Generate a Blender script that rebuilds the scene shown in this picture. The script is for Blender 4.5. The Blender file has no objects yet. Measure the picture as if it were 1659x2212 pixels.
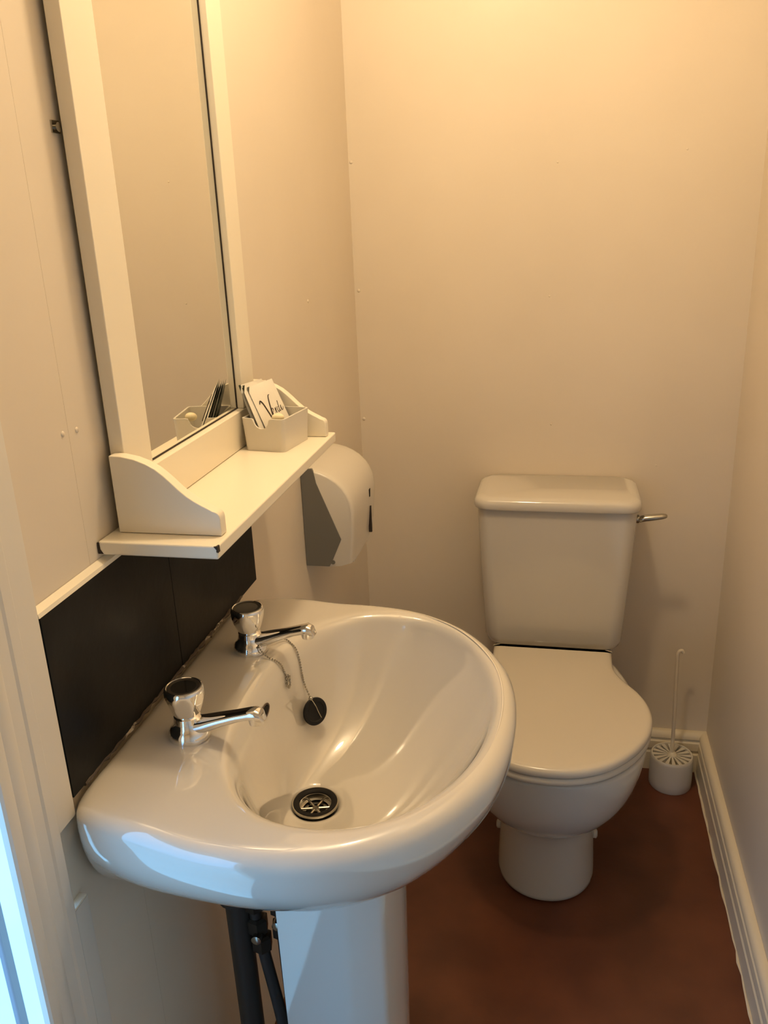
import bpy, bmesh, math, random
from mathutils import Vector, Matrix
random.seed(7)
S = bpy.context.scene
COL = S.collection
PI = math.pi

# ------------------------------------------------------------------ camera
F_PX = 1832.65
CX, CY, CZ = .4694, -1.9427, 1.3633
YAW, PITCH, ROLL = .2136, .3363, -.0403
fw = Vector((-math.sin(YAW)*math.cos(PITCH), math.cos(YAW)*math.cos(PITCH), -math.sin(PITCH)))
rt = Vector((math.cos(YAW), math.sin(YAW), 0)); up = rt.cross(fw)
r2 = rt*math.cos(ROLL)+up*math.sin(ROLL); u2 = -rt*math.sin(ROLL)+up*math.cos(ROLL)
cam = bpy.data.cameras.new('camera'); cam.sensor_fit = 'HORIZONTAL'; cam.sensor_width = 36
cam.lens = F_PX/1659*36; cam.clip_start = .02
co = bpy.data.objects.new('camera', cam); COL.objects.link(co)
m = Matrix((r2, u2, -fw)).transposed().to_4x4(); m.translation = (CX, CY, CZ)
co.matrix_world = m; S.camera = co

# ------------------------------------------------------------------ light
world = bpy.data.worlds.new('daylight'); S.world = world; world.use_nodes = True
bg = world.node_tree.nodes['Background']
bg.inputs[0].default_value = (.25, .56, 1, 1); bg.inputs[1].default_value = 4.0
def lamp_point(loc, col, watts, size):
    l = bpy.data.lights.new('lamp_glow', 'POINT'); l.color = col; l.energy = watts; l.shadow_soft_size = size
    o = bpy.data.objects.new('lamp_glow', l); COL.objects.link(o); o.location = loc; return o
LAMP = (.29, -.89, 2.09)
lamp_point(LAMP, (1, .75, .465), 20, .055)
vs = S.view_settings
vs.view_transform = 'Standard'; vs.look = 'None'; vs.gamma = 1; vs.use_curve_mapping = False; vs.exposure = 0
S.display_settings.display_device = 'sRGB'

# ------------------------------------------------------------------ helpers
def mat(name, col, rough=.5, metal=0., noise=None, bump=None, coat=0., spec=.5, trans=0.):
    m = bpy.data.materials.new(name); m.use_nodes = True
    nt = m.node_tree; b = nt.nodes['Principled BSDF']
    b.inputs['Base Color'].default_value = (*col, 1); b.inputs['Roughness'].default_value = rough
    b.inputs['Metallic'].default_value = metal; b.inputs['Coat Weight'].default_value = coat
    b.inputs['Coat Roughness'].default_value = .05
    b.inputs['Specular IOR Level'].default_value = spec; b.inputs['Transmission Weight'].default_value = trans
    tc = nt.nodes.new('ShaderNodeTexCoord')
    if noise:
        sc, c2, lo, hi = noise
        n = nt.nodes.new('ShaderNodeTexNoise'); n.inputs['Scale'].default_value = sc; n.inputs['Detail'].default_value = 5
        nt.links.new(tc.outputs['Object'], n.inputs['Vector'])
        r = nt.nodes.new('ShaderNodeValToRGB'); r.color_ramp.elements[0].position = lo; r.color_ramp.elements[1].position = hi
        r.color_ramp.elements[0].color = (*col, 1); r.color_ramp.elements[1].color = (*c2, 1)
        nt.links.new(n.outputs['Fac'], r.inputs['Fac']); nt.links.new(r.outputs['Color'], b.inputs['Base Color'])
    if bump:
        sc, st = bump
        n = nt.nodes.new('ShaderNodeTexNoise'); n.inputs['Scale'].default_value = sc; n.inputs['Detail'].default_value = 4
        nt.links.new(tc.outputs['Object'], n.inputs['Vector'])
        bp = nt.nodes.new('ShaderNodeBump'); bp.inputs['Strength'].default_value = st; bp.inputs['Distance'].default_value = .002
        nt.links.new(n.outputs['Fac'], bp.inputs['Height']); nt.links.new(bp.outputs['Normal'], b.inputs['Normal'])
    return m
M = {}
M['wall'] = mat('cream_wall_paint', (.745, .66, .535), .42, noise=(3, (.715, .63, .505), .35, .65), bump=(9, .5))
M['frame'] = mat('cream_gloss_paint', (.84, .77, .62), .3, bump=(30, .15))
M['trim'] = mat('white_trim_paint', (.72, .68, .60), .4, bump=(25, .2))
M['skirt'] = mat('cream_skirting_paint', (.74, .66, .50), .4, bump=(40, .3))
M['ceil'] = mat('white_ceiling_paint', (.8, .78, .72), .7)
M['ceramic'] = mat('white_glazed_ceramic', (.60, .565, .50), .06, coat=1)
M['ceramic'].node_tree.nodes['Principled BSDF'].inputs['IOR'].default_value = 1.7
M['glaze'] = mat('white_toilet_ceramic', (.60, .565, .50), .08, coat=.2)
M['seat'] = mat('white_seat_plastic', (.60, .55, .46), .2)
M['plastic'] = mat('white_plastic', (.66, .62, .54), .25)
M['greyp'] = mat('grey_plastic', (.17, .165, .145), .4)
M['chrome'] = mat('chrome', (.82, .82, .82), .06, 1)
M['chromed'] = mat('dull_chrome', (.42, .40, .35), .22, 1)
M['caprefl'] = mat('dark_reflection_cap', (.16, .14, .125), .28, .8)  # chrome knob top, dark reflection painted into its colour
M['dark'] = mat('black_hole', (.01, .009, .008), .6, spec=.15)
M['holebrown'] = mat('brown_hole', (.07, .045, .03), .6)
M['rubber'] = mat('black_rubber', (.009, .009, .010), .5, spec=.25)
M['tile'] = mat('black_slate_tile', (.0035, .0042, .0048), .34, spec=.14, noise=(9, (.012, .0125, .0125), .45, .75), bump=(60, .12))
M['seal'] = mat('old_sealant', (.07, .05, .035), .6, noise=(45, (.5, .44, .35), .60, .66))
M['floor'] = mat('red_brown_vinyl', (.092, .028, .012), .42, noise=(7, (.155, .049, .0205), .35, .7), bump=(90, .15))
M['pipe'] = mat('dark_grey_pipe', (.035, .036, .036), .45)
M['pipeb'] = mat('blackened_brass', (.05, .045, .038), .4, .6)
M['mirror'] = mat('mirror_silver', (.84, .84, .80), .01, 1)
M['mdf'] = mat('dark_bare_edge', (.03, .02, .013), .8)
M['sachet'] = mat('white_sachet_paper', (.78, .74, .64), .35, bump=(120, .3))
M['green'] = mat('dark_green_print', (.035, .055, .045), .3, noise=(40, (.12, .15, .13), .5, .75))
M['ink'] = mat('brown_ink', (.045, .03, .018), .5)
M['soap'] = mat('cream_tablet', (.82, .72, .48), .45)
M['clear'] = mat('clear_acrylic', (.9, .88, .8), .1, trans=.85)
M['ground'] = mat('pale_concrete', (.74, .74, .66), .8, noise=(4, (.70, .70, .62), .4, .6))
M['postm'] = mat('grey_metal', (.25, .25, .29), .5)
M['glow'] = mat('lamp_shade_glass', (.9, .85, .75), .3)

def link(name, bm, material, parent=None, smooth=35, bevel=0., seg=3, sub=0):
    bmesh.ops.recalc_face_normals(bm, faces=bm.faces)
    me = bpy.data.meshes.new(name); bm.to_mesh(me); bm.free()
    o = bpy.data.objects.new(name, me); COL.objects.link(o)
    mats = material if isinstance(material, (list, tuple)) else [material]
    for k in mats: me.materials.append(M[k])
    if smooth:
        for p in me.polygons: p.use_smooth = True
        me.set_sharp_from_angle(angle=math.radians(smooth))
    if parent is not None: o.parent = parent
    if bevel:
        b = o.modifiers.new('bevel', 'BEVEL'); b.width = bevel; b.segments = seg; b.limit_method = 'ANGLE'
        b.angle_limit = math.radians(40); b.harden_normals = True
    if sub:
        s = o.modifiers.new('sub', 'SUBSURF'); s.levels = sub; s.render_levels = sub
    return o
def thing(name, label, cat, loc=(0, 0, 0), rotz=0, group=None):
    o = bpy.data.objects.new(name, None); COL.objects.link(o)
    o.location = loc; o.rotation_euler = (0, 0, rotz); o.empty_display_size = .05
    return tag(o, label, cat, group)
def tag(o, label, cat, group=None):
    o['label'] = label; o['category'] = cat
    if group: o['group'] = group
    return o
def struct(o, label=None):
    o['kind'] = 'structure'
    if label: o['label'] = label
    return o
def box(bm, x0, y0, z0, x1, y1, z1):
    v = [bm.verts.new(p) for p in [(x0,y0,z0),(x1,y0,z0),(x1,y1,z0),(x0,y1,z0),(x0,y0,z1),(x1,y0,z1),(x1,y1,z1),(x0,y1,z1)]]
    for f in [(0,1,2,3),(4,5,6,7),(0,1,5,4),(1,2,6,5),(2,3,7,6),(3,0,4,7)]: bm.faces.new([v[i] for i in f])
def prism(bm, poly, axis, a, b, mi=0):
    """poly of 2D points extruded along axis (0,1,2) from a to b"""
    def mk(p, t):
        if axis == 0: return (t, p[0], p[1])
        if axis == 1: return (p[0], t, p[1])
        return (p[0], p[1], t)
    A = [bm.verts.new(mk(p, a)) for p in poly]; B = [bm.verts.new(mk(p, b)) for p in poly]
    n = len(poly); fs = [bm.faces.new(A), bm.faces.new(B)]
    for i in range(n): fs.append(bm.faces.new((A[i], A[(i+1) % n], B[(i+1) % n], B[i])))
    for f in fs: f.material_index = mi
    return fs
def loft(bm, rings, close=True, cap0=False, cap1=False):
    R = [[bm.verts.new(p) for p in r] for r in rings]; n = len(R[0])
    for a, b in zip(R, R[1:]):
        for i in range(n if close else n-1):
            j = (i+1) % n; bm.faces.new((a[i], a[j], b[j], b[i]))
    if cap0: bm.faces.new(R[0])
    if cap1: bm.faces.new(R[-1])
    return R
def circ(c, r, n=32, ax='z', ph=0, ry=None):
    ry = r if ry is None else ry; out = []
    for i in range(n):
        t = 2*PI*i/n+ph; a, b = r*math.cos(t), ry*math.sin(t)
        out.append({'z': (c[0]+a, c[1]+b, c[2]), 'y': (c[0]+a, c[1], c[2]+b), 'x': (c[0], c[1]+a, c[2]+b)}[ax])
    return out
def lathe(bm, prof, c=(0, 0, 0), n=40, cap0=True, cap1=True):
    loft(bm, [circ((c[0], c[1], c[2]+z), max(r, 1e-4), n) for r, z in prof], True, cap0, cap1)
def tube(bm, pts, r, n=12, cap=True):
    P = [Vector(p) for p in pts]; rs = r if isinstance(r, (list, tuple)) else [r]*len(P)
    rings = []; prev = None
    for i, p in enumerate(P):
        d = (P[min(i+1, len(P)-1)]-P[max(i-1, 0)]).normalized()
        if prev is None: a = d.orthogonal().normalized()
        else: a = (prev-d*prev.dot(d)).normalized()
        prev = a; b = d.cross(a)
        rings.append([p+rs[i]*(math.cos(2*PI*k/n)*a+math.sin(2*PI*k/n)*b) for k in range(n)])
    loft(bm, rings, True, cap, cap)
def smooth_line(pts, n=8, closed=False):
    P = [Vector(p) for p in pts]; out = []; L = len(P)
    for i in range(L if closed else L-1):
        g = (lambda k: P[k % L]) if closed else (lambda k: P[min(max(k, 0), L-1)])
        p0, p1, p2, p3 = g(i-1), g(i), g(i+1), g(i+2)
        for k in range(n):
            t = k/n
            out.append(.5*((2*p1)+(p2-p0)*t+(2*p0-5*p1+4*p2-p3)*t*t+(3*p1-p0-3*p2+p3)*t**3))
    if not closed: out.append(P[-1])
    return out
def ball(bm, c, r, n=10, sq=(1, 1, 1)):
    k = bmesh.ops.create_uvsphere(bm, u_segments=n, v_segments=max(5, n//2+1), radius=r)
    for v in k['verts']: v.co = Vector((v.co.x*sq[0], v.co.y*sq[1], v.co.z*sq[2]))+Vector(c)
def rrect(x0, y0, x1, y1, r, n=6):
    out = []
    for cx_, cy_, a in ((x1-r, y1-r, 0), (x0+r, y1-r, 90), (x0+r, y0+r, 180), (x1-r, y0+r, 270)):
        for k in range(n+1):
            t = math.radians(a+90*k/n); out.append((cx_+r*math.cos(t), cy_+r*math.sin(t)))
    return out

# ------------------------------------------------------------------ the room
W = .8526; H = 2.3; YF = -2.75; OP0, OP1, OPZ = -2.15, -1.348, 1.16; TZ = 2.02
bm = bmesh.new(); box(bm, 0, YF, -.04, W, 0, 0)
struct(link('floor', bm, 'floor', smooth=0))
bm = bmesh.new(); box(bm, -.04, YF-.04, H, W+.04, .04, H+.04)
struct(link('ceiling', bm, 'ceil', smooth=0))
bm = bmesh.new(); box(bm, -.04, 0, -.04, W+.04, .04, H)
wall_back = struct(link('wall_back', bm, 'wall', smooth=0))
bm = bmesh.new(); box(bm, W, YF, -.04, W+.04, 0, H)
wall_right = struct(link('wall_right', bm, 'wall', smooth=0))
bm = bmesh.new(); box(bm, -.04, YF-.04, -.04, W+.04, YF, H)
struct(link('wall_front', bm, 'wall', smooth=0))
bm = bmesh.new()
box(bm, -.04, OP1, -.04, 0, -1.215, H); box(bm, -.04, -1.2147, -.04, 0, 0, H)   # two boards with a fine seam between
box(bm, -.04, -1.215, -.04, -.0003, -1.2147, H)
box(bm, -.04, YF, -.04, 0, OP0, H); box(bm, -.04, OP0, OPZ, 0, OP1, H)  # unseen wall over the low opening, added to keep sky glare off the bowl
wall_left = struct(link('wall_left', bm, 'wall', smooth=0))
bm = bmesh.new(); box(bm, -9, -9, -.24, 9, 9, -.16)
struct(link('ground', bm, 'ground', smooth=0))

# painted-over nail heads in the wall boards
def nail(parent, p, ax, r=.0035):
    bm = bmesh.new(); ball(bm, p, r, 10, {'x': (.45, 1, 1), 'y': (1, .45, 1)}[ax])
    link('nail_head', bm, 'wall', parent)
for x, z in [(.010, 1.203), (.008, .904), (.006, 1.475), (.438, 1.182), (.449, .895), (.448, 1.454), (.704, 1.466), (.687, .802)]:
    nail(wall_back, (x, 0, z), 'y', .004 if x < .02 else .0024)
for y, z in [(-1.225, 1.176), (-1.200, 1.174), (-.375, 1.217)]: nail(wall_left, (0, y, z), 'x', .003)
for y, z in [(-.30, .23), (-.28, .62), (-.16, .25)]: nail(wall_right, (W, y, z), 'x', .0022)

# skirting with a moulded top
HB, BT = .111, .0197
prof = [(0, 0), (BT, 0), (BT, .050), (BT-.003, .054), (BT-.003, .060), (BT, .063), (BT, .070), (BT-.001, .083), (BT-.004, .086), (BT-.004, .091),
        (BT-.0015, .094), (BT-.002, .101), (BT-.006, .108), (BT-.012, HB), (0, HB)]
bm = bmesh.new(); prism(bm, [(W-a, b) for a, b in prof], 1, YF, -.0, 0)
struct(link('baseboard_right', bm, 'skirt', bevel=.0008, seg=2))
bm = bmesh.new(); prism(bm, [(-a, b) for a, b in prof], 0, 0, W-BT+.012, 0)
struct(link('baseboard_back', bm, 'skirt', bevel=.0008, seg=2))
# ragged sealant along the floor edge of the right skirting
bm = bmesh.new()
pts = [(W-BT-.001+random.uniform(-.0016, .001), -.02-.028*i, .0015) for i in range(62)]
tube(bm, pts, [.0022+random.uniform(-.0008, .0012) for _ in pts], 6)
struct(link('trim_3', bm, 'skirt'))

# door casing at the left, with its notch behind the basin
bm = bmesh.new()
def column(poly, z0, z1): prism(bm, poly, 2, z0, z1)
column([(0, -1.3215), (.0078, -1.3225), (.0085, -1.3255), (.0085, -1.355), (.0, -1.355)], .812, TZ+.06)
column([(0, -1.3275), (.0078, -1.328), (.0085, -1.331), (.0085, -1.355), (.0, -1.355)], 0, .716)
inner = [(0, -1.355), (.0110, -1.355), (.0120, -1.357), (.0120, -1.369), (.0105, -1.372), (.0105, -1.386), (.0125, -1.390), (.0135, -1.396), (.0125, -1.401), (.0115, -1.404), (.0135, -1.408),
         (.0145, -1.414), (.0140, -1.420), (.012, -1.4225), (.006, -1.4225), (.0, -1.41), (0, -1.36)]
column(inner, 0, TZ)
struct(link('trim_1', bm, 'trim', smooth=25))
# raw notch edges left cream
bm = bmesh.new(); box(bm, 0, -1.3545, .7163, .0082, -1.330, .7185)
struct(link('trim_4', bm, 'frame', smooth=0))
# post outside the doorway
bm = bmesh.new(); box(bm, -.290, -1.147, -.2, -.280, -1.130, 2.2)
struct(link('trim_2', bm, 'postm', smooth=0, bevel=.003))

# ------------------------------------------------------------------ ceiling lamp (above the frame)
lt = thing('ceiling_light', 'round frosted ceiling light above the toilet cubicle', 'ceiling light', (LAMP[0], LAMP[1], H))
bm = bmesh.new(); lathe(bm, [(.09, 0), (.09, -.02), (.085, -.024)], n=48); link('lamp_base', bm, 'plastic', lt)
bm = bmesh.new(); lathe(bm, [(.02, -.02), (.02, -.07), (.024, -.075), (.024, -.10), (.02, -.115)], n=24); link('lamp_holder', bm, 'glow', lt)

# ------------------------------------------------------------------ wash basin
BC = -1.092
half = [(.003, .0), (.003, .12), (.003, .205), (.008, .232), (.022, .248), (.05, .258), (.09, .266), (.15, .272), (.2, .2725), (.25, .266), (.29, .253),
        (.32, .236), (.35, .212), (.377, .180), (.40, .142), (.417, .103), (.4275, .055), (.431, 0)]
outer_pts = [(x, BC-w) for x, w in half]+[(x, BC+w) for x, w in half[-2:0:-1]]
oc = smooth_line([(x, y, 0) for x, y in outer_pts], 10, True)
lip = []
for k in range(96):
    t = 2*PI*k/96; c, s = math.cos(t), math.sin(t)
    a = .150 if c > 0 else .124
    ex, ey = (1, 1) if c > 0 else (.75, .86)
    lip.append(Vector((.248+a*math.copysign(abs(c)**ex, c), BC+.006+.217*math.copysign(abs(s)**ey, s), 0)))
BOWL = Vector((.235, BC, 0)); NA = 144
def ray_hit(poly, ang):
    d = Vector((math.cos(ang), math.sin(ang))); best = 0
    for p, q in zip(poly, poly[1:]+poly[:1]):
        ax_, ay_, bx_, by_ = p.x-BOWL.x, p.y-BOWL.y, q.x-BOWL.x, q.y-BOWL.y
        ex, ey = bx_-ax_, by_-ay_; den = d.x*ey-d.y*ex
        if abs(den) < 1e-12: continue
        t = (ax_*ey-ay_*ex)/den; u = (ax_*d.y-ay_*d.x)/den
        if t > 0 and -1e-6 <= u <= 1+1e-6: best = max(best, t)
    return Vector((BOWL.x+d.x*best, BOWL.y+d.y*best, 0))
ANG = [2*PI*i/NA for i in range(NA)]
# sample densest at the corners by arc length of the outline
O = [ray_hit(oc, a) for a in ANG]; L = [ray_hit(lip, a) for a in ANG]
DR = Vector((.181, -1.092, 0)); D = [DR+Vector((math.cos(a), math.sin(a), 0))*.030 for a in ANG]
def deck_z(p):
    b = max(0, min(1, (.17-p.x)/.10)); b = b*b*(3-2*b)
    return .8195+.0095*b
def offs(poly, k):
    out = []; n = len(poly)
    for i in range(n):
        t = (poly[(i+1) % n]-poly[i-1]).normalized(); nr = Vector((t.y, -t.x, 0)); out.append(poly[i]-nr*k)
    return out
ZD = .6655; ZL = .8125
rings = []
Dc = [DR+(p-DR)*.62 for p in D]
rings.append([Vector((p.x, p.y, ZD-.018)) for p in Dc])
rings.append([Vector((p.x, p.y, ZD-.003)) for p in D])
for k in range(1, 25):
    t = k/24                                   # 0 at drain, 1 at lip
    h = t**1.08
    ring = []
    for i in range(NA):
        p = D[i].lerp(L[i], h)
        back = max(0, -math.cos(ANG[i]))
        pw = 3.0-.9*back
        z = ZD+(ZL-.012-ZD)*(.20*t+.80*(t**pw))
        ring.append(Vector((p.x, p.y, z)))
    rings.append(ring)
L1 = offs(L, -.004); L2 = offs(L, -.010); L3 = offs(L, -.018)
rings.append([Vector((p.x, p.y, ZL-.002)) for p in L1])
rings.append([Vector((p.x, p.y, max(ZL+.004, deck_z(p)-.002))) for p in L2])
rings.append([Vector((p.x, p.y, deck_z(p))) for p in L3])
Oi = offs(O, .019)
for k in (.33, .66):
    rings.append([Vector((L3[i].x+(Oi[i].x-L3[i].x)*k, L3[i].y+(Oi[i].y-L3[i].y)*k, 0)) for i in range(NA)])
    for v in rings[-1]: v.z = deck_z(v)
for a in (0, 18, 36, 54, 72, 90):
    q = offs(O, .019*(1-math.sin(math.radians(a))))
    rings.append([Vector((max(.0015, p.x), p.y, deck_z(p)-.019*(1-math.cos(math.radians(a))))) for p in q])
for dz, k in ((-.030, .0005), (-.045, .004), (-.060, .010), (-.078, .021), (-.095, .038), (-.108, .058), (-.117, .080), (-.124, .105)):
    ring = []
    for i in range(NA):
        c = BOWL+Vector((-.04, 0, 0)); d = O[i]-c; r = d.length; dn = d/r
        fr = .5+.5*dn.x
        kk = k*(1+.25*fr)*min(1, 1.0)
        if O[i].x < .02: kk = k*abs(dn.y)**2*1.1
        p = O[i]-dn*min(kk, r-.07)
        ring.append(Vector((max(.0015, p.x if O[i].x > .02 else O[i].x), p.y, .8195+dz*(1+.12*fr))))
    rings.append(ring)
last = rings[-1]
rings.append([Vector((max(.05, BOWL.x+(p.x-BOWL.x)*.55), BC+(p.y-BC)*.5, .638)) for p in last])
rings.append([Vector((BOWL.x-.03+(p.x-BOWL.x)*.2, BC+(p.y-BC)*.18, .625)) for p in last])
basin = thing('wash_basin', 'white ceramic pedestal wash basin with two chrome taps fixed to the left wall', 'basin', (.0, BC, .82))
def kid(o, par):   # parent keeping world coordinates (things are unrotated)
    o.parent = par; o.matrix_parent_inverse = Matrix.Translation(-Vector(par.location)); return o
bm = bmesh.new(); loft(bm, rings, True, False, True)
o = kid(link('basin_bowl', bm, 'ceramic', smooth=60, sub=1), basin)
bm = bmesh.new()                               # waste fitting
rp = [(.0125, -.012), (.0200, -.011), (.0200, -.002), (.0215, -.0005), (.0265, .0012), (.0292, .0010), (.0296, -.0014), (.0285, -.003), (.021, -.003)]
lathe(bm, [(r, z) for r, z in rp], (DR.x, DR.y, ZD+.0008), 48, False, False)
wf = kid(link('waste_fitting', bm, 'chromed'), basin)
bm = bmesh.new()
lathe(bm, [(.0282, .0014), (.0274, .0026), (.0245, .0028), (.0215, .0016), (.0203, .0004), (.0203, -.004)], (DR.x, DR.y, ZD+.0002), 48, False, False)
o = link('waste_seal', bm, 'dark'); o.parent = wf
bm = bmesh.new()                               # grid: hub, spokes and rim
lathe(bm, [(.0001, 0), (.0055, 0), (.0055, -.002), (.0001, -.002)], (DR.x, DR.y, ZD-.008), 20, False, False)
for k in range(6):
    a = k*PI/3+.25; d = Vector((math.cos(a), math.sin(a), 0)); e = Vector((-d.y, d.x, 0))*.0019
    c0 = DR+d*.004+Vector((0, 0, ZD-.0082)); c1 = DR+d*.0205+Vector((0, 0, ZD-.0082))
    tube(bm, [c0, c1], .0019, 8)
lathe(bm, [(.0165, 0), (.0205, .001), (.0205, -.002), (.0165, -.002)], (DR.x, DR.y, ZD-.008), 40, False, False)
o = link('waste_grid', bm, 'chromed'); o.parent = wf
bm = bmesh.new(); lathe(bm, [(.0001, 0), (.0225, 0)], (DR.x, DR.y, ZD-.0155), 32, False, False)
o = link('waste_throat', bm, 'dark'); o.parent = wf
# old sealant between basin and tiles
bm = bmesh.new()
pts = [(.0075+random.uniform(-.0015, .0018), -1.298+.0075*i, .8295+random.uniform(-.001, .0014)) for i in range(61)]
tube(bm, pts, [.0024+random.uniform(-.0010, .0010) for _ in pts], 8)
kid(link('sealant_bead', bm, 'seal'), basin)

# overflow slot on the back slope: find bowl surface point
def bowl_point(i, t):
    k = t*24; a = int(k); f = k-a; a = min(a, 23)
    R0 = rings[1+a]; R1 = rings[2+a]; return R0[i].lerp(R1[i], f)
def bowl_frame(i, t):
    p = bowl_point(i % NA, t); du = bowl_point((i+2) % NA, t)-bowl_point((i-2) % NA, t); dv = bowl_point(i % NA, min(t+.03, .99))-bowl_point(i % NA, t-.03)
    du.normalize(); dv.normalize(); n = du.cross(dv).normalized()
    if n.z < 0: n = -n
    return p, du, dv, n
p, du, dv, n = bowl_frame(NA//2, .972)
bm = bmesh.new(); rr = []
for r_, h_ in ((1.12, .0002), (1.05, .0012), (.9, .0008), (.8, -.004)):
    rr.append([p+du*(.0150*r_*math.cos(2*PI*k/28))+dv*(.0072*r_*math.sin(2*PI*k/28))+n*h_ for k in range(28)])
loft(bm, rr, True, False, False)
kid(link('overflow_hole', bm, 'holebrown'), basin)  # brown ring round the overflow
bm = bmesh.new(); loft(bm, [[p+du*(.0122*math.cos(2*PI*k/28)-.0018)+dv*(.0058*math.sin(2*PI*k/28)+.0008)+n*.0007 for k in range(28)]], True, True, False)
kid(link('overflow_shade_disc', bm, 'dark'), basin)  # flat disc coloured dark for the shade inside the overflow

# pedestal
ped = thing('basin_pedestal', 'white ceramic pedestal column standing under the wash basin', 'pedestal', (.22, BC, 0))
sec = [(.145, -1.170), (.18, -1.171), (.22, -1.1715), (.228, -1.1715), (.234, -1.1712), (.240, -1.1700), (.256, -1.1640), (.272, -1.1565), (.2765, -1.1535), (.2795, -1.149), (.2865, -1.130), (.291, -1.11), (.2935, -1.09)]
yc = -1.09
sec = sec+[(x, 2*yc-y) for x, y in sec[-2::-1]]+[(.145, -1.02), (.150, -1.03), (.150, -1.15), (.145, -1.16)]
bm = bmesh.new(); R = []
for z, s, g in ((.0, 1.10, .0), (.012, 1.11, 0), (.03, 1.06, 0), (.08, .99, 0), (.25, .965, 0), (.5, .99, 0), (.60, 1.0, 0), (.642, 1.0, 0)):
    R.append([(.20+(x-.20)*s, yc+(y-yc)*s, z) for x, y in sec])
loft(bm, R, True, True, True)
kid(link('pedestal_column', bm, 'ceramic', smooth=50), ped)

# pipes behind the pedestal
wp = thing('waste_pipe', 'thick dark grey waste pipe rising to the basin, left of the pipes behind the pedestal', 'pipe', (.063, -1.1, 0))
bm = bmesh.new(); tube(bm, [(.066, -1.1, 0), (.064, -1.1, .3), (.061, -1.1, .66)], .0165, 20); kid(link('pipe_run', bm, 'pipe'), wp)
bm = bmesh.new(); tube(bm, [(.0612, -1.1, .50), (.0608, -1.1, .505), (.0605, -1.1, .55), (.0605, -1.1, .556)], [.018, .0225, .0225, .018], 20); kid(link('pipe_collar', bm, 'pipe'), wp)
def supply(name, label, x0, x1, y, zs):
    t = thing(name, label, 'pipe', (x0, y, 0), group='supply pipes behind the pedestal')
    bm = bmesh.new(); tube(bm, smooth_line([(x0, y, 0), (x0, y, .25), (x1, y, .48), (x1-.004, y+.01, .68)], 6), .0085, 14); kid(link('pipe_run', bm, 'pipe'), t)
    for z in zs:
        f = max(0, min(1, (z-.25)/.23)); xx = x0+(x1-x0)*f
        bm = bmesh.new(); tube(bm, [(xx, y, z-.013), (xx, y, z-.010), (xx, y, z+.010), (xx, y, z+.013)], [.010, .0145, .0145, .010], 6); kid(link('pipe_nut', bm, 'pipeb'), t)
    z = zs[0]; xx = x0+(x1-x0)*max(0, min(1, (z-.25)/.23))
    bm = bmesh.new(); tube(bm, [(xx, y-.004, z+.02), (xx, y-.02, z+.02), (xx, y-.021, z+.02)], [.007, .007, .005], 12); kid(link('valve_screw', bm, 'chromed'), t)
supply('supply_pipe', 'thin dark supply pipe with brass nuts between waste pipe and pedestal', .112, .086, -1.098, (.432, .462, .50, .53))
supply('supply_pipe', 'dark supply pipe partly hidden against the back edge of the pedestal', .122, .118, -1.088, (.45, .49, .525))

# ------------------------------------------------------------------ taps
def tap(y, label, cap, rot):
    t = thing('basin_tap', label, 'tap', (.078, y, .8275), group='pair of chrome pillar taps on the basin')
    bm = bmesh.new()
    lathe(bm, [(.0001, 0), (.0225, 0), (.0228, .003), (.0218, .010), (.0190, .0135), (.0165, .0165), (.0155, .021), (.0145, .027), (.0125, .029), (.0001, .029)], n=48)
    link('tap_body', bm, 'chrome', t)
    # spout: rectangular-ish tapered arm rising toward the bowl, nozzle turned down
    bm = bmesh.new(); rings_ = []
    for x, z, w, h in ((.004, .0135, .0125, .0095), (.020, .0175, .0115, .0085), (.040, .0245, .0098, .0070), (.060, .0310, .0085, .0056), (.073, .0345, .0085, .0058), (.082, .0350, .0090, .0078), (.0875, .0335, .0080, .0068), (.089, .0325, .0055, .004)):
        ring = []
        for k in range(24):
            a = 2*PI*k/24; c, s = math.cos(a), math.sin(a)
            ring.append((x-.002*s, w*math.copysign(abs(c)**.7, c), z+h*math.copysign(abs(s)**.75, s)*(1 if s > 0 else .9)))
        rings_.append(ring)
    loft(bm, rings_, True, True, True); link('spout', bm, 'chrome', t, smooth=40)
    bm = bmesh.new(); lathe(bm, [(.0062, .0235), (.0080, .0240), (.0086, .028), (.0088, .036)], (.080, 0, 0), 28); link('nozzle', bm, 'chrome', t)
    # knob: drum with facets cut below the crown
    bm = bmesh.new(); N = 60; R_ = []
    for z, r, fc, kf in ((.029, .0125, 0, 1), (.0305, .0150, .5, 1.05), (.034, .0168, 1, 1.03), (.040, .0188, 1, 1.02), (.047, .0208, 1, 1.02), (.052, .0214, 1, 1.06), (.056, .0216, 1, 1.11), (.0585, .0215, 0, 1), (.0610, .0211, 0, 1), (.0622, .0202, 0, 1), (.0626, .0190, 0, 1), (.0618, .0178, 0, 1)):
        ring = []
        for k in range(N):
            a = 2*PI*k/N+rot; seg_ = 2*PI/6; aa = ((a-rot) % seg_)-seg_/2
            f = math.cos(seg_/2)/math.cos(aa)
            rad = r*(1-fc+fc*min(1, f*kf)); ring.append((rad*math.cos(a), rad*math.sin(a), z))
        R_.append(ring)
    loft(bm, R_, True, True, True); kn = link('knob', bm, 'chrome', t, smooth=28)
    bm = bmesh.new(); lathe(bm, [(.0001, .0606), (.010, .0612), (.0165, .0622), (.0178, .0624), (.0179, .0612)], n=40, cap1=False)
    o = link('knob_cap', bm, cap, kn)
    return t
tap(-1.200, 'chrome basin tap nearer the camera, with faceted knob, a dark reflection coloured into its top', 'caprefl', .35)
M['caprefl2'] = mat('grey_reflection_cap', (.20, .20, .185), .25, .85)  # same chrome top with a greyer reflection in the colour
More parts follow.
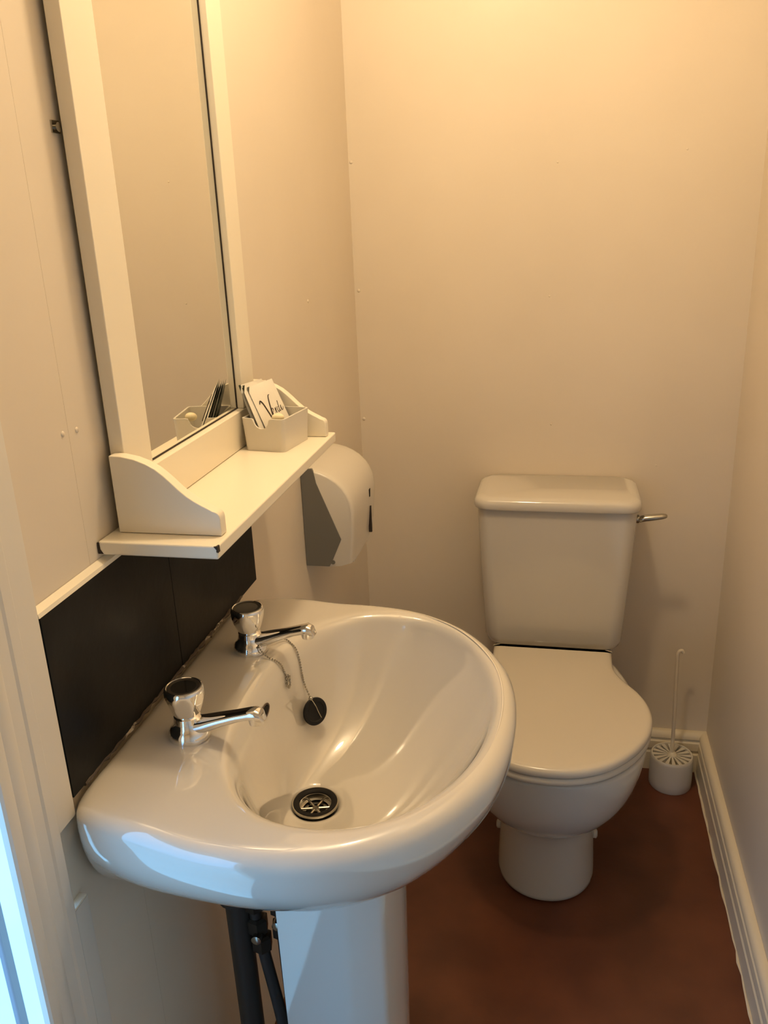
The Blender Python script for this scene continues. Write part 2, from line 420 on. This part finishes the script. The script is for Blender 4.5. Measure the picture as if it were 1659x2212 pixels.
tap(-1.002, 'chrome basin tap farther back, with the plug chain looped round its base', 'caprefl2', .5)

# plug and chain
pl = thing('sink_plug', 'black rubber plug on a bead chain lying against the back slope of the bowl', 'plug', (.078, -1.002, .828))
best = min(((i, t/100) for i in range(NA) for t in range(30, 98, 2)), key=lambda it: (bowl_point(*it)-Vector((.148, -.990, .735))).length)
pc, du, dv, n = bowl_frame(best[0], best[1])
n2 = (n+Vector((0, -.38, 0))).normalized(); du = (du-n2*du.dot(n2)).normalized(); dv = n2.cross(du).normalized()
if dv.z < 0: du, dv = -du, -dv
pc = pc+n*.005
Rm = Matrix((du, dv, n2)).transposed()
bm = bmesh.new()
pr = [(r*.84, h*.85) for r, h in [(.0001, .001), (.016, .001), (.0180, .003), (.0195, .0075), (.0222, .0085), (.0226, .0105), (.0215, .012), (.017, .0118), (.0155, .0105), (.0001, .0102)]]
loft(bm, [[pc+Rm@Vector((r*math.cos(2*PI*k/40), r*math.sin(2*PI*k/40), h)) for k in range(40)] for r, h in pr], True)
plug = kid(link('rubber_plug', bm, 'rubber'), pl)
bm = bmesh.new()
topv = pc+Rm@Vector((-.002, .019, .0085))
tube(bm, smooth_line([pc+Rm@Vector((.006, -.011, .0105)), pc+Rm@Vector((.003, -.002, .0118)), pc+Rm@Vector((-.001, .010, .0145)), topv], 6), .0007, 8)
ball(bm, topv, .0032, 10)
o = link('plug_ring', bm, 'chromed'); o.parent = plug
def beads(pts, name):
    bm = bmesh.new(); P = smooth_line(pts, 24); acc = 0; lastp = P[0]
    tube(bm, P[::4]+[P[-1]], .00035, 5)
    for a, b in zip(P, P[1:]):
        acc += (b-a).length
        if acc > .0031: ball(bm, b, .0014, 8); acc = 0
    return kid(link(name, bm, 'chromed'), pl)
beads([(.0935, -1.017, .8425), (.1015, -1.020, .834), (.109, -1.020, .8275), (.1180, -1.0185, .8228), (.1235, -1.017, .8165), (.1265, -1.0155, .8065), (.1290, -1.016, .7990)], 'bead_chain')
bm = bmesh.new()
cp = Vector((.1315, -1.0165, .7935))
for k in range(16):
    a = k*.9; ball(bm, cp+Vector((.0022*math.cos(a), .0042*math.sin(a)-.001, .006*math.cos(k*.5))), .0015, 8)
tube(bm, smooth_line([cp+Vector((0, 0, .009)), cp+Vector((.001, .004, .0)), cp+Vector((.002, -.002, -.009)), cp+Vector((0, -.004, -.006)), cp+Vector((0, 0, .008))], 5), .0008, 6)
kid(link('chain_clasp', bm, 'chromed'), pl)
beads([(.0985, -.992, .8420), (.1125, -.969, .8290), (.1225, -.9700, .8235), (.1305, -.9735, .8165), (.1355, -.9765, .8010), (.1385, -.9800, .7840), (.1420, -.9830, .7690), topv], 'bead_chain')
bm = bmesh.new(); loft(bm, [circ((.078, -1.002, .8405), .0188, 40), circ((.078, -1.002, .8418), .0178, 40), circ((.078, -1.002, .8405), .0168, 40)], True)
tube(bm, [(.093, -1.012, .842), (.096, -1.016, .8395), (.094, -1.018, .842)], .0012, 6)
kid(link('chain_loop', bm, 'chromed'), pl)

# ------------------------------------------------------------------ splashback tiles
for y0, y1, lab in ((-1.3205, -1.0615, 'black slate-look wall tile, the nearer one, below the shelf\'s left end'), (-1.0607, -.783, 'black slate-look wall tile, the farther one, behind the farther basin tap')):
    bm = bmesh.new(); box(bm, .0005, y0, .829, .008, y1, 1.0265)
    o = link('wall_tile', bm, 'tile', smooth=0, bevel=.0006, seg=2); tag(o, lab, 'tile', 'splashback tiles')
bm = bmesh.new()
pts = [(.0045, -1.324+.02*i, 1.0290+random.uniform(-.0004, .0006)) for i in range(28)]
prism(bm, [(.0005, 1.0268), (.0085, 1.0268), (.0075, 1.0310), (.0005, 1.0350)], 1, -1.322, -.783)
o = link('sealant_strip', bm, 'frame', smooth=30); tag(o, 'thin cream sealant strip along the top edge of the black tiles', 'sealant')

# ------------------------------------------------------------------ mirror with shelf
ms = thing('mirror_shelf_unit', 'cream painted wooden mirror frame with shelf on the left wall above the basin', 'mirror', (.0, -.957, 1.054))
def kbox(name, d, m_='frame', bevel=.0012, par=ms):
    bm = bmesh.new(); box(bm, *d); return kid(link(name, bm, m_, smooth=30, bevel=bevel, seg=3), par)
ZT = 1.95
sh = kbox('shelf_board', (.001, -1.197, 1.0390, .134, -.7216, 1.0540), bevel=.0025)
# chipped edging corners
bm = bmesh.new()
prism(bm, [(.0005, 1.0405), (.0062, 1.0405), (.0032, 1.0455), (.0028, 1.0528), (.0005, 1.0528)], 1, -1.1976, -1.195)
o = link('bare_corner', bm, 'mdf', smooth=0); o.parent = sh
bm = bmesh.new()
prism(bm, [(.1300, 1.0535), (.1342, 1.0540), (.1345, 1.0470), (.1325, 1.0478), (.1328, 1.0500)], 1, -1.1976, -1.192)
o = link('chipped_corner', bm, 'mdf', smooth=0); o.parent = sh
kbox('back_board', (.004, -1.155, 1.0545, .022, -.7545, 1.1075), bevel=.0015)
kbox('stile', (.006, -1.155, 1.1080, .022, -1.0945, ZT))
kbox('stile', (.006, -.8035, 1.1080, .022, -.7545, ZT))
kbox('top_rail', (.006, -1.094, ZT-.06, .022, -.804, ZT))
kbox('mirror_glass', (.007, -1.0955, 1.1092, .0115, -.8025, ZT-.061), 'mirror', 0)
bm = bmesh.new()
box(bm, .0115, -1.0945, 1.1078, .0125, -.8035, 1.1092); box(bm, .0115, -.8050, 1.1078, .0125, -.8036, ZT-.06)
kid(link('glazing_gap', bm, 'mdf', smooth=0), ms)
sp = [(.012, 1.0545), (.012, 1.139), (.025, 1.1385), (.040, 1.1355), (.052, 1.131), (.062, 1.1255), (.070, 1.119), (.077, 1.1125), (.085, 1.1045), (.093, 1.0975), (.101, 1.0920), (.108, 1.0880), (.115, 1.0845), (.1205, 1.0815), (.1235, 1.0805), (.1258, 1.0790), (.1275, 1.0765), (.1282, 1.073), (.1282, 1.0545)]
for y0, y1 in ((-1.170, -1.1555), (-.7540, -.7400)):
    bm = bmesh.new(); prism(bm, sp, 1, y0, y1); kid(link('side_bracket', bm, 'frame', smooth=30, bevel=.0012), ms)
bm = bmesh.new(); tube(bm, [(0, -1.1580, 1.452), (.004, -1.1580, 1.452), (.0052, -1.1580, 1.452)], [.0022, .0022, .0045], 10)
box(bm, .0, -1.163, 1.447, .0015, -1.150, 1.458)
kid(link('fixing_screw', bm, 'chromed'), ms)

# ------------------------------------------------------------------ sachet box on the shelf
BL = (.0675, -.7990, 1.0542); BR = -math.atan2(.014, .093)
cd = thing('sachet_box', 'small white open box with a notched end on the shelf, holding sachets', 'box', BL, BR)
hw, hl, hh, th = .031, .040, .047, .003
def tapered(bm, w0, l0, w1, l1, z0, z1, r=.006):
    a = rrect(-w0, -l0, w0, l0, r); b = rrect(-w1, -l1, w1, l1, r)
    return [(x, y, z0) for x, y in a], [(x, y, z1) for x, y in b]
bm = bmesh.new()
oz0, oz1 = tapered(bm, hw, hl, hw+.0025, hl+.0025, 0, hh)
iz1, iz0 = tapered(bm, hw+.0025-th, hl+.0025-th, hw-th, hl-th, hh, th, .004)
# resample near end wall with the notch by lowering top vertices: dense outline
def dense(ring, n=3):
    out = []
    for p, q in zip(ring, ring[1:]+ring[:1]):
        d = (Vector(q)-Vector(p)).length; k = max(1, int(d/.0022))
        out += [tuple(Vector(p).lerp(Vector(q), j/k)) for j in range(k)]
    return out
def notch(p):
    x, y, z = p
    if y > -hl*.8: return p
    u = (x+.002)/.0125
    if abs(u) < 1: z = z-.0145*(1-u*u)**.5
    elif abs(u) < 1.25: z = z-.0012*(1.25-abs(u))/.25
    return (x, y, z)
Do0, Do1 = dense(oz0), dense(oz1)
m_ = max(len(Do0), len(Do1))
def resamp(ring, n):
    P = [Vector(p) for p in ring]; P.append(P[0]); Ls = [0]
    for a, b in zip(P, P[1:]): Ls.append(Ls[-1]+(b-a).length)
    out = []; j = 0
    for k in range(n):
        s = Ls[-1]*k/n
        while Ls[j+1] < s: j += 1
        out.append(P[j].lerp(P[j+1], (s-Ls[j])/(Ls[j+1]-Ls[j])))
    return out
NB = 180
A0, A1, B1, B0 = resamp(oz0, NB), resamp(oz1, NB), resamp(iz1, NB), resamp(iz0, NB)
A1 = [notch(p) for p in A1]; B1 = [notch(p) for p in B1]
loft(bm, [A0, A1, B1, B0], True, True, True)
link('box_body', bm, 'plastic', cd, smooth=40)
Bm = Matrix.Translation(BL) @ Matrix.Rotation(BR, 4, 'Z')
# sachets lean toward the wall inside the box; local frame: X along box length, Y up the leaning face, Z out (away from wall)
def sachet_mesh(w=.054, h=.091, t=.0022):
    bm = bmesh.new(); nx, ny = 10, 12
    def g(i, j, s):
        u, v = i/nx, j/ny; e = min(u, 1-u)*2*min(v, 1-v)*2
        return ((u-.5)*w, v*h, s*t*min(1, e*3.2)**.5)
    F = [[bm.verts.new(g(i, j, 1)) for j in range(ny+1)] for i in range(nx+1)]
    K = [[F[i][j] if i in (0, nx) or j in (0, ny) else bm.verts.new(g(i, j, -1)) for j in range(ny+1)] for i in range(nx+1)]
    for i in range(nx):
        for j in range(ny):
            a = bm.faces.new((F[i][j], F[i+1][j], F[i+1][j+1], F[i][j+1])); a.material_index = 0
            if len({K[i][j], K[i+1][j], K[i+1][j+1], K[i][j+1]}) == 4:
                try: b = bm.faces.new((K[i][j], K[i][j+1], K[i+1][j+1], K[i+1][j])); b.material_index = 1
                except ValueError: pass
    return bm
def place_sachet(o, x0, tilt, roll_, yo=0, zo=.004, turn=-9):
    t = math.radians(tilt)
    # local X -> world box +y ; local Y -> up leaning to -x ; local Z -> +x-ish outward
    Xa = Vector((0, 1, 0)); Ya = Vector((-math.sin(t), 0, math.cos(t))); Za = Vector((math.cos(t), 0, math.sin(t)))
    R_ = Matrix((Xa, Ya, Za)).transposed().to_4x4() @ Matrix.Rotation(math.radians(roll_), 4, 'Z')
    o.matrix_world = Bm @ Matrix.Translation((x0, yo, zo)) @ Matrix.Rotation(math.radians(turn), 4, 'Z') @ R_
base = None
spec = [(-.008, 19, 0, -.004, 'sachet with dark green back leaning on the frame, nearest the wall in the box'),
        (-.004, 20, 1, -.006, 'second sachet from the wall in the white box, only its edge showing'),
        (.0005, 21, -1.5, -.006, 'middle sachet of the stack in the white box, only its edge showing'),
        (.005, 22, 1, -.008, 'sachet directly behind the printed one in the white box')]
for i, (x0, ti, ro, yo, lab) in enumerate(spec):
    if base is None:
        base = link('sachet', sachet_mesh(), ['sachet', 'green'], smooth=60); o = base
    else:
        o = base.copy(); COL.objects.link(o)
    tag(o, lab, 'sachet', 'sachets in the white box'); place_sachet(o, x0, ti, ro, yo)
fs = bpy.data.objects.new('printed_sachet', None); COL.objects.link(fs); fs.empty_display_size = .03
tag(fs, 'white paper sachet printed with brown script lettering, front of the box stack', 'sachet', 'sachets in the white box')
o = link('sachet_packet', sachet_mesh(.061, .092), ['sachet', 'green'], fs, smooth=60)
# script lettering: V e r d i  (strokes on the paper face)
strokes = [[(-.021, .044), (-.018, .0475), (-.0145, .043), (-.011, .030), (-.0085, .0205), (-.0075, .0195), (-.005, .030), (-.001, .044), (.002, .050), (.0045, .051)],
           [(-.0045, .0285), (-.001, .0305), (.0005, .033), (-.0015, .0345), (-.0035, .031), (-.0030, .0265), (0, .0255), (.003, .0280)],
           [(.003, .0280), (.0045, .0335), (.0050, .0320), (.0052, .0275), (.0055, .0310), (.0080, .0345)],
           [(.0125, .0335), (.0100, .0335), (.0088, .0300), (.0100, .0275), (.0125, .0300), (.0150, .0410), (.0130, .0310), (.0140, .0280), (.0160, .0295)],
           [(.0160, .0295), (.0180, .0345), (.0175, .0290), (.0195, .0285), (.0225, .0320)]]
bm = bmesh.new()
for k, st in enumerate(strokes):
    P = smooth_line([(x*1.08, .034+(y-.0195)*1.2, .0025) for x, y in st], 8)
    rr_ = [(.0012 if k == 0 else .0005)*(.55+.45*math.sin(PI*j/(len(P)-1))) for j in range(len(P))]
    tube(bm, P, rr_, 6)
link('lettering', bm, 'ink', o, smooth=60)
place_sachet(fs, .0125, 24, 2, .003, .004)
# cream tablet
bm = bmesh.new(); ball(bm, (0, 0, 0), .0085, 20, (1.1, .8, .75)); o = link('soap_tablet', bm, 'soap', smooth=60, sub=1); o.location = (.0775, -.8190, 1.0985)
tag(o, 'small rounded cream tablet at the near corner of the white box', 'tablet')

# ------------------------------------------------------------------ soap / towel dispenser
dp = thing('wall_dispenser', 'white and grey plastic dispenser mounted on the left wall below the shelf end', 'dispenser', (0, -.385, .735))
Y0, Y1 = -.5, -.292
def outline(z):  # how far the cover stands out at height z
    if z > .927: return .0
    if z > .840: return .098*max(0, (1-((z-.840)/.087)**2.2))**.5
    return .098-.010*max(0, (.840-z)/.11)**1.5
prf = [(0.0005, .733), (.050, .733), (.072, .735), (.090, .741)]
zs_ = [.75, .77, .80, .825, .845, .865, .88, .892, .904, .913, .920, .9245, .9268]
prf += [(outline(z), z) for z in zs_]+[(0.0005, .927)]
bm = bmesh.new(); R_ = []
for y, f in [(Y0, .955), (Y0+.001, .970), (Y0+.003, .983), (Y0+.007, .993), (Y0+.013, .999), (Y0+.03, 1.003), ((Y0+Y1)/2, 1.006), (Y1-.04, 1.0), (Y1-.022, .996), (Y1-.012, .982), (Y1-.005, .96), (Y1-.0015, .935), (Y1, .90)]:
    R_.append([(x*f if x > .001 else .0005, y, .80+(z-.80)*(f if z > .80 else 1)) for x, z in prf])
loft(bm, R_, True, True, True)
kid(link('cover', bm, 'plastic', smooth=32), dp)
gp = [(.0008, .7335), (.046, .7335), (.050, .741), (.072, .790), (.030, .900), (.0270, .918), (.0235, .9275), (.0008, .926)]
for ya, yb in ((Y0-.0012, Y0+.004),):
    bm = bmesh.new(); prism(bm, gp, 1, ya, yb); kid(link('side_panel', bm, 'greyp', smooth=0, bevel=.0005), dp)
bm = bmesh.new(); loft(bm, [circ((.0535, Y0-.0016, .7425), .0042, 18, 'y'), circ((.0535, Y0+.002, .7425), .0042, 18, 'y')], True, True, True); kid(link('hinge_pin', bm, 'greyp'), dp)
xf = .0985
bm = bmesh.new(); box(bm, xf-.006, -.358, .752, xf+.0003, -.353, .808); kid(link('level_window', bm, 'mdf', smooth=0), dp)
bm = bmesh.new(); prism(bm, [(-.367, .846), (-.356, .846), (-.359, .830), (-.364, .830)], 0, xf-.006, xf+.0004); kid(link('keyhole', bm, 'dark', smooth=0), dp)
bm = bmesh.new(); box(bm, .045, -.46, .727, .085, -.31, .736); kid(link('outlet_lip', bm, 'plastic', smooth=0, bevel=.002), dp)

# ------------------------------------------------------------------ toilet
TX = .467
wc = thing('toilet', 'white close-coupled toilet with closed lid standing against the back wall', 'toilet', (TX, -.40, 0))
# cistern body
bm = bmesh.new(); R_ = []
for z, hx, yf, r in ((.4065, .128, -.150, .030), (.4085, .142, -.163, .034), (.416, .150, -.171, .035), (.43, .1545, -.1745, .034), (.50, .158, -.1765, .031), (.62, .1655, -.178, .028), (.746, .1715, -.179, .026)):
    R_.append([(TX+x, y, z) for x, y in rrect(-hx, yf, hx, -.004, r, 8)])
loft(bm, R_, True, True, True); ci = kid(link('cistern', bm, 'glaze', smooth=50), wc)
bm = bmesh.new(); R_ = []
for z, e in ((.7465, -.004), (.7475, -.001), (.750, 0), (.760, .0005), (.766, -.0015), (.770, -.005), (.7725, -.011), (.7735, -.020)):
    hx = .1785+e; R_.append([(TX+x, y, z) for x, y in rrect(-hx, -.190-e, hx, -.003, .036 if e > -.01 else .03, 8)])
loft(bm, R_, True, True, True); kid(link('cistern_lid', bm, 'glaze', smooth=50), wc)
# lever
bm = bmesh.new()
loft(bm, [circ((TX+.169, -.142, .7215), .0095, 20, 'x'), circ((TX+.176, -.142, .7215), .0095, 20, 'x')], True, True, True)
lv = []
for x, zz, w, h in ((.174, .7215, .0055, .0060), (.178, .7225, .0085, .0085), (.188, .7250, .0095, .0092), (.205, .7275, .0095, .0088), (.222, .7300, .0090, .0080), (.230, .7310, .0070, .0062), (.2335, .7313, .0040, .0035)):
    lv.append([(TX+x, -.146+w*math.cos(a), zz+h*math.sin(a)*.8) for a in [2*PI*k/20 for k in range(20)]])
loft(bm, lv, True, True, True); kid(link('flush_lever', bm, 'chromed'), wc)
# pan: foot, neck, bowl
def egg(hw_, yb, yf, ywide, z, n=56, sq=.9):
    out = []
    for k in range(n):
        t = 2*PI*k/n; c, s = math.cos(t), math.sin(t)
        x = hw_*math.copysign(abs(c)**sq, c)
        y = ywide+(yf-ywide)*abs(s)**sq if s < 0 else ywide+(yb-ywide)*abs(s)**(.6)
        if s > 0 and z > .16: x *= 1-.36*s
        out.append((TX+x, y, z))
    return out
bm = bmesh.new()
secs = [(.101, -.14, -.515, -.40, 0, .95), (.103, -.14, -.517, -.40, .004, .95), (.103, -.14, -.515, -.40, .02, .95), (.1005, -.14, -.508, -.39, .08, .95), (.098, -.14, -.502, -.39, .135, .95),
        (.0985, -.13, -.505, -.39, .158, .93), (.106, -.12, -.520, -.39, .172, .92), (.122, -.11, -.549, -.40, .192, .92), (.142, -.10, -.580, -.41, .22, .92), (.160, -.08, -.606, -.43, .255, .92),
        (.174, -.06, -.626, -.44, .295, .92), (.183, -.05, -.639, -.45, .34, .92), (.187, -.04, -.645, -.455, .375, .92), (.187, -.035, -.646, -.455, .388, .92), (.183, -.035, -.642, -.455, .394, .92)]
loft(bm, [egg(a, b, c, d, z, sq=q) for a, b, c, d, z, q in secs], True, True, True)
kid(link('toilet_pan', bm, 'glaze', smooth=60, sub=1), wc)
bm = bmesh.new(); R_ = []
for z, e in ((.33, -.01), (.36, 0), (.400, 0), (.4045, -.002), (.406, -.008)):
    R_.append([(TX+x, y, z) for x, y in rrect(-.132-e, -.30, .132+e, -.006, .02, 5)])
loft(bm, R_, True, True, True); kid(link('pan_deck', bm, 'glaze', smooth=50), wc)
def lid_outline(off=0):
    h = [(.0, -.6575), (.040, -.6535), (.077, -.641), (.108, -.622), (.136, -.595), (.162, -.560), (.182, -.520), (.192, -.480), (.194, -.445), (.188, -.405), (.174, -.368), (.154, -.335), (.140, -.308), (.131, -.280), (.129, -.250), (.129, -.205), (.127, -.200)]
    P = smooth_line([(x, y, 0) for x, y in h], 4)
    P = P+[Vector((-p.x, p.y, 0)) for p in P[::-1][:-1]]
    if off:
        n_ = len(P); Q = []
        for i in range(n_):
            t = (P[(i+1) % n_]-P[i-1]).normalized(); Q.append(P[i]-Vector((t.y, -t.x, 0))*off)
        P = Q
    return P
def slab(bm, levels):
    loft(bm, [[(TX+p.x, min(p.y, -.196), z+dzf*0) for p in lid_outline(off)] for z, off, dzf in levels], True, True, True)
bm = bmesh.new(); slab(bm, [(.3955, .004, 0), (.397, .001, 0), (.401, 0, 0), (.4075, .0005, 0), (.4105, .003, 0)]); kid(link('toilet_seat', bm, 'seat', smooth=50), wc)
bm = bmesh.new(); slab(bm, [(.4115, .004, 0), (.413, .0005, 0), (.417, -.001, 0), (.4235, -.0005, 0), (.4275, .0015, 0), (.4300, .006, 0), (.4310, .014, 0)]); kid(link('seat_lid', bm, 'seat', smooth=50), wc)
for s in (-1, 1):
    bm = bmesh.new(); x = TX+s*.0995
    loft(bm, [circ((x, -.395, .090), .010, 18, 'x'), circ((x+s*.006, -.395, .090), .010, 18, 'x'), circ((x+s*.0085, -.395, .090), .006, 18, 'x')], True, True, True)
    kid(link('screw_cap', bm, 'plastic'), wc)

# ------------------------------------------------------------------ toilet brush
tb = thing('toilet_brush', 'white toilet brush standing in a round pot in the back right corner', 'toilet brush', (.764, -.071, 0))
bm = bmesh.new(); lathe(bm, [(.049, 0), (.0505, .003), (.051, .02), (.0505, .078), (.0500, .083), (.0480, .086), (.0455, .0855), (.0445, .082), (.0442, .060), (.0001, .058)], n=56, cap1=False)
link('brush_pot', bm, 'plastic', tb)
bm = bmesh.new()                               # slotted lid
lathe(bm, [(.0001, .0835), (.012, .0835), (.013, .081), (.0001, .081)], n=24, cap0=False, cap1=False)
for k in range(16):
    a = 2*PI*k/16; d = Vector((math.cos(a), math.sin(a), 0)); e = Vector((-d.y, d.x, 0))
    p0, p1 = d*.011, d*.0448
    A = [p0+e*.0013, p1+e*.0048, p1-e*.0048, p0-e*.0013]
    prism(bm, [(p.x, p.y) for p in A], 2, .0805, .0832)
link('pot_grille', bm, 'plastic', tb, smooth=0)
bm = bmesh.new(); tube(bm, [(0, 0, .05), (0, 0, .083), (0, 0, .088), (-.001, 0, .092), (-.001, 0, .125), (-.001, 0, .127)], [.012, .012, .0095, .0052, .0045, .004], 18)
link('brush_neck', bm, 'skirt', tb)
bm = bmesh.new(); tube(bm, smooth_line([(-.001, 0, .125), (-.003, 0, .22), (-.006, 0, .34), (-.005, 0, .365), (.002, 0, .371), (.006, 0, .365)], 6), .0042, 14)
link('brush_handle', bm, 'wall', tb)
bm = bmesh.new()
